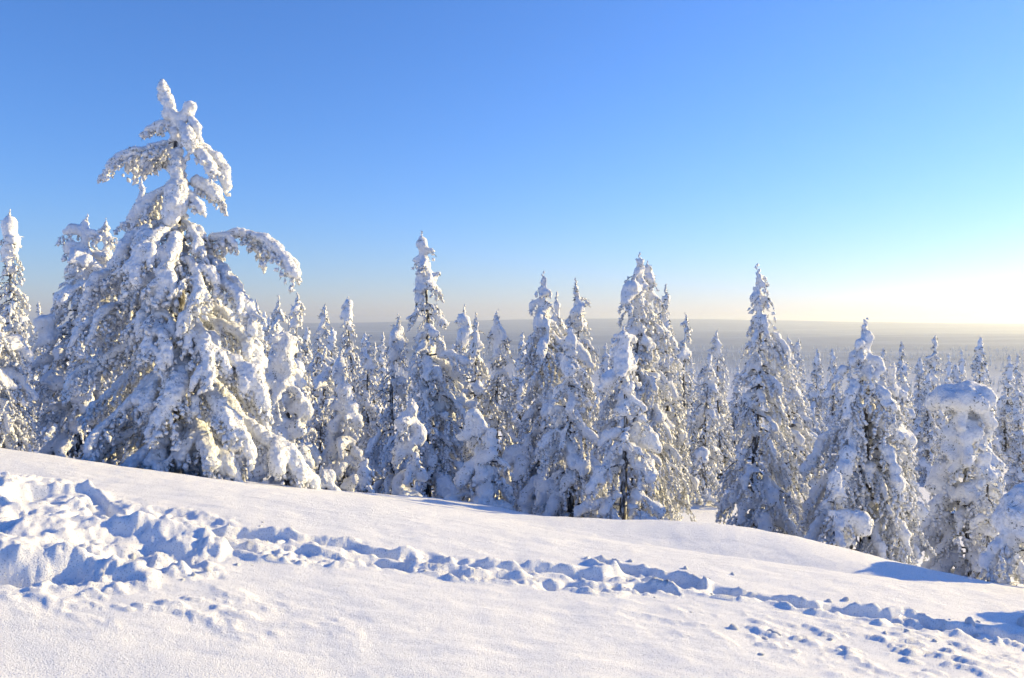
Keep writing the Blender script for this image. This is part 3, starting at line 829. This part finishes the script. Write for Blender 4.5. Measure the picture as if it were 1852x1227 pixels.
#   px of the apex, py of the apex, distance, crown half-width in px, builder options, label
SPRUCES = [
    (28, 383, 24, 40, dict(p=.75, leader=.15), 'tall narrow snowy spruce rising alone at the left edge against blue sky'),
    (-22, 490, 14.5, 78, dict(p=.6, lump=.15), 'snowy pine cut off by the left edge with a dark bare lower trunk'),
    (136, 392, 16, 70, dict(round_top=.55, lump=.12, br=.08, droop=.6), 'broad round-topped snowy pine just left of the largest tree'),
    (186, 402, 17, 42, dict(round_top=.5, br=.075, droop=.6), 'second crown of the round-topped pair directly left of the largest tree'),
    (250, 328, 16.5, 62, dict(p=.8), 'frosted spruce whose tip peeks out behind the upper left of the largest tree'),
    (464, 546, 27, 34, dict(), 'spruce tip just right of the largest tree, below its long bare bough'),
    (495, 539, 25, 40, dict(p=.7), 'tall back-row spruce left of two slim spires, behind the snow-sleeved column'),
    (537, 534, 30, 36, dict(p=.8), 'pointed back-row spruce right behind the snow-sleeved column'),
    (566, 553, 33, 32, dict(p=.9), 'darker pointed back-row spruce next to the gap of hazy valley'),
    (580, 628, 22, 38, dict(p=.85), 'cone-shaped spruce below the darker pointed spires left of the valley gap'),
    (616, 642, 21, 34, dict(p=.9, leader=.07), 'slim spruce with a sharp spire above the lumpy little spruce'),
    (519, 600, 14, 54, dict(p=1.1, leader=.14, lump=.12, br=.115, top=.16, twig=.42), 'snow-sleeved column-like young spruce right of the largest tree'),
    (638, 540, 33, 26, dict(p=.6, leader=.12), 'slender spruce column standing alone against the hazy plain'),
    (705, 573, 19, 50, dict(p=.8, lump=.05), 'gnarled snowy spruce directly left of the tallest middle tree'),
    (668, 610, 23, 40, dict(p=.7), 'shaded spruce between the slender column and the gnarled spruce'),
    (622, 690, 14.5, 40, dict(lump=.35, p=.9, leader=.12, br=.09, twig=.45), 'lumpy small spruce with round snowballs in front of the back row'),
    (773, 424, 18, 72, dict(p=1.0, leader=.11, lump=.10, br=.075, droop=.7), 'tallest spruce in the middle with a thin bare-looking spire'),
    (745, 730, 14, 32, dict(p=.75, leader=.10, lump=.12, br=.10, twig=.4), 'slim young spruce in front of the tallest middle tree'),
    (660, 836, 13.4, 14, dict(p=.8, leader=.08, dens=1.3), 'tiny snow-covered sapling at the foot of the lumpy small spruce'),
    (838, 556, 24, 36, dict(p=.7, lean=.02), 'thin-topped sunlit pine right behind the tallest middle tree'),
    (864, 572, 21, 40, dict(round_top=.4), 'shaded pine with a blunt bent top between two thinner pines'),
    (900, 564, 20, 46, dict(p=.6), 'dusky pine with a hooked snowy tip left of the broad middle spruce'),
    (868, 735, 14, 48, dict(p=.9, lump=.1, leader=.11, br=.105, twig=.42), 'short twin-tipped young spruce before the dusky pines'),
    (888, 775, 13.8, 34, dict(p=.85, lump=.1, br=.095, twig=.42), 'lower second tip of the twin-tipped young spruces'),
    (988, 498, 18, 82, dict(p=.8, lump=.08, br=.075), 'broad snowy spruce in the middle with a knobbly crown'),
    (1018, 534, 19, 40, dict(round_top=.35, lump=.2, lean=.03), 'pine with a bulging snow lump touching the broad middle spruce on its right'),
    (1030, 598, 14.2, 70, dict(p=1.0, leader=.08, lump=.03, br=.085), 'sunlit cone of a spruce standing before the broad middle spruce'),
    (1055, 510, 21, 54, dict(p=.8, leader=.09), 'spruce with flat plate-like tip branches between the two widest middle trees'),
    (1148, 465, 17.5, 74, dict(p=.7, lump=.1, br=.07), 'tall double-topped snowy spruce right of the middle'),
    (1170, 480, 18, 48, dict(p=.6), 'second tip of the tall double-topped spruce pair'),
    (1130, 594, 13.2, 84, dict(p=1.0, lump=.22, leader=.11, br=.085, dens=.75, droop=.7), 'layered young spruce with big snow pillows and open boughs before the double-topped one'),
    (1208, 520, 20, 48, dict(p=.7, leader=.07), 'thin-spired spruce leaning against the double-topped one on its right'),
    (1238, 570, 29, 34, dict(p=.8), 'dark blue-shaded slim spruce right of the double-topped pair'),
    (1304, 600, 31, 28, dict(p=.7), 'narrow blue spruce in shade before the hazy valley'),
    (1275, 640, 27, 40, dict(p=.6), 'pale shaded spruce below the narrow blue one'),
    (1370, 484, 16, 74, dict(p=.85, leader=.06, br=.06), 'tall warm-lit spruce with a wiry curled spire right of centre'),
    (1424, 612, 18, 46, dict(p=.6, lump=.1), 'shorter snowy companion hugging the tall warm-lit spruce on its right'),
    (1567, 582, 14.2, 112, dict(p=.62, br=.07, dens=.95, lean=.015), 'wide snowy pine with a bent tip and visible dark trunk on the right'),
    (1628, 660, 14.6, 46, dict(p=.6, lump=.1, br=.065), 'slighter snowy pine grown into the right side of the wide bent-tipped pine'),
    (1512, 850, 13, 36, dict(p=.7, lump=.2), 'small blue-shaded spruce at the left foot of the wide bent-tipped pine'),
    (1754, 684, 17.5, 78, dict(round_top=.8, flat_cap=.55, br=.10, lump=.08, twig=.5), 'stout tree wearing a flat mushroom-like cap of snow'),
    (1792, 808, 15, 30, dict(p=.7), 'small pale spruce in front of the tree with the flat snow cap'),
    (1862, 862, 10.2, 84, dict(round_top=.7, br=.085, lump=.22, dens=.7, flat_cap=.2, twig=.6), 'nearest stubby tree with heavy snow pillows at the lower right edge'),
    (590, 846, 11.8, 26, dict(round_top=.7, lump=.4, lean=-.1, dens=1.2), 'low snow-buried shrub-sized spruce beneath the long lowest bough of the largest tree'),
]

def spruce_height(px, py, d):
    u, w = ray(px, py)
    x = u * d
    z0 = ground_at(x, d)
    return x, z0, w * d - z0

for i, (px, py, d, hw, opt, label) in enumerate(SPRUCES):
    x, z0, h = spruce_height(px, py, d)
    res = max(.85, d / 16)
    opt['p'] = .74 * opt.get('p', .8)
    T = conifer(100 + i, h, 1.1 * hw / FPX * d, res=res, **opt)
    plant_tree('spruce_tree', label, T, (x, d, z0 - .05), .0030 * d if d < 18.5 else .0038 * d, i, sides=4 if d < 18.5 else 3, group='snow-laden trees below the brow')

# a young tree just outside the frame throws the shadow in the lower right corner
sx, sy = 6.3, 7.6
T = conifer(300, 1.5, .45, lump=.3)
plant_tree('spruce_tree', 'young snowy spruce beyond the right edge whose shadow falls into the lower right corner', T, (sx, sy, ground_at(sx, sy) - .05), .04, 300)

# ---- the crowd behind: five shapes, copied
BACK_N = 5
BACK = []
for k in range(BACK_N):
    T = conifer(400 + k, 7.0, .95 + .1 * (k % 3), p=(.7, .85, .95, .6, .8)[k], res=2.0, leader=.11, br=.085)
    BACK.append(plant_tree('spruce_tree', '', T, (0, 0, 0), .10, 400 + k, sides=3, rime=.05, dark=.35))
run_jobs()

SECTORS = [(-80, 600, 'dim snow-frosted spruce among the crowd behind the large tree, left of the valley gap', 'back-row spruces on the left'),
           (600, 1250, 'dim snow-frosted spruce filling the gaps behind the middle row of trees', 'back-row spruces in the middle'),
           (1250, 1960, 'small bluish spruce in the hazy rows beyond the right-hand trees', 'back-row spruces on the right')]
rng = np.random.default_rng(77)
NAMED_BACK = [
    (1440, 612, 42, 'hazy spruce tip right behind the companion of the tall warm-lit spruce'),
    (1475, 630, 40, 'dark blue pointed spruce alone in the gap left of the wide bent-tipped pine'),
    (1508, 630, 50, 'small grey spruce spire just left of the wide bent-tipped pine'),
    (1600, 628, 46, 'hazy spruce tip showing over the right shoulder of the wide bent-tipped pine'),
    (1636, 617, 38, 'taller hazy spruce between the wide bent-tipped pine and the flat snow cap'),
    (1660, 645, 52, 'little hazy spruce tucked left of the tall spire above the flat snow cap'),
    (1686, 605, 40, 'tallest hazy spruce spire to the left above the flat snow cap'),
    (1712, 640, 60, 'small hazy spruce directly above the left rim of the flat snow cap'),
    (1735, 634, 55, 'small hazy spruce directly above the middle of the flat snow cap'),
    (1774, 610, 44, 'tall hazy spruce spire directly above the right rim of the flat snow cap'),
    (1820, 642, 48, 'left one of the two hazy spruces by the right edge'),
    (1842, 640, 52, 'right one of the two hazy spruces by the right edge'),
    (1846, 700, 30, 'shaded spruce at the right edge above the nearest stubby tree'),
    (1455, 680, 30, 'shaded blue spruce in front of the dark pointed one, left of the wide pine'),
    (600, 590, 42, 'hazy spruce tip at the left side of the valley gap'),
    (655, 600, 50, 'distant little spruce just right of the slender lone column'),
    (690, 600, 55, 'distant little spruce peeping over the gnarled spruce'),
    (480, 570, 38, 'hazy spruce wedged between the first two spires right of the largest tree'),
    (430, 560, 36, 'hazy spruce seen below the long arching bough of the largest tree'),
    (550, 590, 40, 'hazy spruce between the two pointed back-row spires'),
    (815, 620, 34, 'shaded spruce just right of the tallest middle spruce'),
    (940, 600, 34, 'shaded spruce between the hooked-tip pine and the broad middle spruce'),
    (1090, 620, 32, 'shaded spruce left of the double-topped spruce pair'),
    (1250, 650, 36, 'shaded spruce below the dark slim spruce, right of the double-topped pair'),
    (1330, 660, 40, 'shaded spruce touching the left side of the tall warm-lit spruce'),
    (70, 545, 34, 'hazy spruce between the narrow left-edge spruce and the round-topped pine'),
    (95, 560, 30, 'shaded spruce close to the left flank of the round-topped pine'),
    (40, 600, 26, 'shaded spruce at the foot of the narrow left-edge spruce'),
    (1200, 600, 36, 'shaded spruce showing through between the double-topped pair and the thin spire'),
    (780, 600, 40, 'hazy spruce hidden mostly behind the tallest middle spruce'),
    (1000, 610, 38, 'hazy spruce hidden mostly behind the broad middle spruce')]
spots = list(NAMED_BACK)
while len(spots) < 64:
    px = rng.choice((rng.uniform(-70, 600), rng.uniform(600, 1250), rng.uniform(1250, 1930))); d = rng.uniform(30, 75)
    lo = 560 if px < 600 else (590 if px < 1250 else 640)
    spots.append((px, lo + rng.uniform(0, 70), d, None))
first = [True] * BACK_N
def copy_tree(src):
    r = src.copy(); COL.objects.link(r)
    for ch in src.children:
        c = ch.copy(); COL.objects.link(c); c.parent = r
    return r
for px, py, d, own in spots:
    x, z0, h = spruce_height(px, py, d)
    if h < 3.2: h = rng.uniform(3.2, 5)
    h = min(h, 11)
    k = int(rng.integers(0, BACK_N))
    if first[k]: o = BACK[k]; first[k] = False
    else: o = copy_tree(BACK[k])
    o.location = (x, d, z0 - .1)
    sc = h / 7.0
    w = sc ** .6 * rng.uniform(.85, 1.15)
    o.scale = (w, w, sc); o.rotation_euler = (0, 0, rng.uniform(0, 6.28))
    for a, b, lab, g in SECTORS:
        if a <= px < b: o['label'] = own or lab; o['group'] = g

# ---- far wood on the valley floor: one mass of small trees
def build_far_wood():
    n = 6500
    r = np.random.default_rng(5)
    px = r.uniform(-.95, .95, n)
    d = 200 * (1500 / 200) ** (r.random(n) ** .75)
    x = px * d
    keep = fbm2(x * .006, d * .006, 91, 3) + .25 * r.normal(0, 1, n) > -.35
    x, d = x[keep], d[keep]
    z = H(x, d) - .2
    me = bpy.data.meshes.new('far_wood')
    me.vertices.add(len(x)); me.vertices.foreach_set('co', np.stack([x, d, z], axis=1).astype(np.float32).ravel()); me.update()
    o = link('far_forest', me)
    o['kind'] = 'stuff'; o['label'] = 'hazy frosted forest covering the valley floor'; o['category'] = 'forest'
    kinds = bpy.data.collections.new('far_tree_kinds')
    for b in BACK[:4]:
        for ch in b.children:
            if ch.name.startswith('crown'): kinds.objects.link(ch)
    g = bpy.data.node_groups.new('far_wood', 'GeometryNodeTree')
    g.interface.new_socket('Geometry', in_out='INPUT', socket_type='NodeSocketGeometry')
    g.interface.new_socket('Geometry', in_out='OUTPUT', socket_type='NodeSocketGeometry')
    gi = g.nodes.new('NodeGroupInput'); go = g.nodes.new('NodeGroupOutput')
    ci = g.nodes.new('GeometryNodeCollectionInfo'); ci.inputs['Collection'].default_value = kinds
    ci.inputs['Separate Children'].default_value = True; ci.inputs['Reset Children'].default_value = True
    ip = g.nodes.new('GeometryNodeInstanceOnPoints'); ip.inputs['Pick Instance'].default_value = True
    rs = g.nodes.new('FunctionNodeRandomValue'); rs.data_type = 'FLOAT_VECTOR'
    rs.inputs['Min'].default_value = (.9, .9, .7); rs.inputs['Max'].default_value = (1.5, 1.5, 1.5)
    rr = g.nodes.new('FunctionNodeRandomValue'); rr.data_type = 'FLOAT_VECTOR'
    rr.inputs['Min'].default_value = (0, 0, 0); rr.inputs['Max'].default_value = (0, 0, 6.28); rr.inputs['Seed'].default_value = 3
    g.links.new(gi.outputs[0], ip.inputs['Points']); g.links.new(ci.outputs[0], ip.inputs['Instance'])
    g.links.new(rs.outputs[0], ip.inputs['Scale']); g.links.new(rr.outputs[0], ip.inputs['Rotation'])
    g.links.new(ip.outputs[0], go.inputs[0])
    o.modifiers.new('scatter', 'NODES').node_group = g
build_far_wood()

# ---- broken crust lying about the tracks
def chunk_mesh(seed, tall):
    v, f = ICO2
    v = v.copy() * (1 + .35 * noise3(v * 1.6 + seed * 7.3, seed)[:, None])
    v[:, 2] *= tall
    return mesh_from('snow_chunk', v, f)
CHUNKS = [chunk_mesh(k, (.7, .8, 1.1, .6)[k]) for k in range(4)]
for m in CHUNKS: m.materials.append(M_GROUND)
CONE = chunk_mesh(9, 1.7); CONE.materials.append(M_GROUND)
rng = np.random.default_rng(31)
lumps = [(1755, 1130, .075, CONE), (1768, 1140, .06, None), (1326, 1140, .07, None), (1400, 1150, .10, None), (1385, 1156, .06, None), (1375, 1185, .06, None), (1500, 1160, .05, None),
         (430, 1022, .05, None), (470, 955, .04, None), (375, 1040, .07, None), (350, 1045, .05, None), (330, 1050, .04, None), (1325, 1040, .05, None), (1240, 1030, .06, None), (1530, 1088, .08, None),
         (1500, 1090, .06, None), (1440, 1085, .05, None), (1690, 1165, .05, None), (1640, 1150, .06, None), (1720, 1170, .05, None), (1600, 1150, .05, None), (240, 1000, .05, None), (395, 985, .05, None),
         (1110, 1012, .05, None), (1140, 1015, .06, None), (1850, 1130, .09, CONE)]
for _ in range(26):
    t = rng.uniform(0, 1)
    P = TRACK_A if rng.random() < .7 else TRACK_B
    k = rng.uniform(1, len(P) - 1.01); a = int(k)
    q = np.array(P[a]) + (np.array(P[a + 1]) - np.array(P[a])) * (k - a)
    lumps.append((q[0] + rng.normal(0, .22), q[1] + rng.normal(0, .2), rng.uniform(.015, .035), 'world'))
for a, b, r, m in lumps:
    if m == 'world': x, y, m = a, b, None
    else: x, y = on_plane(a, b)
    z = ground_at(x, y) + float(relief(np.array([x]), np.array([y]))[0])
    c = link('snow_chunk', m or CHUNKS[int(rng.integers(0, 4))], None, GROUND, (x, y, z))
    r *= .55 if m is CONE else .36
    c.scale = (r * rng.uniform(.8, 1.4), r * rng.uniform(.8, 1.2), r); c.rotation_euler = (rng.normal(0, .3), rng.normal(0, .3), rng.uniform(0, 6.28))

# ---- cold hazy air over the valley
def build_haze():
    x, y0, y1, z0, z1 = 13600, -60, 12200, -90, 80
    v = np.array([(sx * x, y, z) for sx in (-1, 1) for y in (y0, y1) for z in (z0, z1)])
    f = np.array([[0, 1, 3, 2], [4, 6, 7, 5], [0, 4, 5, 1], [2, 3, 7, 6], [0, 2, 6, 4], [1, 5, 7, 3]])
    o = link('haze', mesh_from('haze', v, f, False))
    o['kind'] = 'stuff'; o['label'] = 'pale cold haze lying over the valley'
    m = bpy.data.materials.new('cold_air'); m.use_nodes = True
    n = m.node_tree; n.nodes.clear()
    out = n.nodes.new('ShaderNodeOutputMaterial')
    pv = n.nodes.new('ShaderNodeVolumePrincipled')
    pv.inputs['Color'].default_value = (.86, .93, 1.0, 1)
    pv.inputs['Density'].default_value = 0.00016
    pv.inputs['Anisotropy'].default_value = 0.45
    n.links.new(pv.outputs[0], out.inputs['Volume'])
    o.data.materials.append(m)
build_haze()
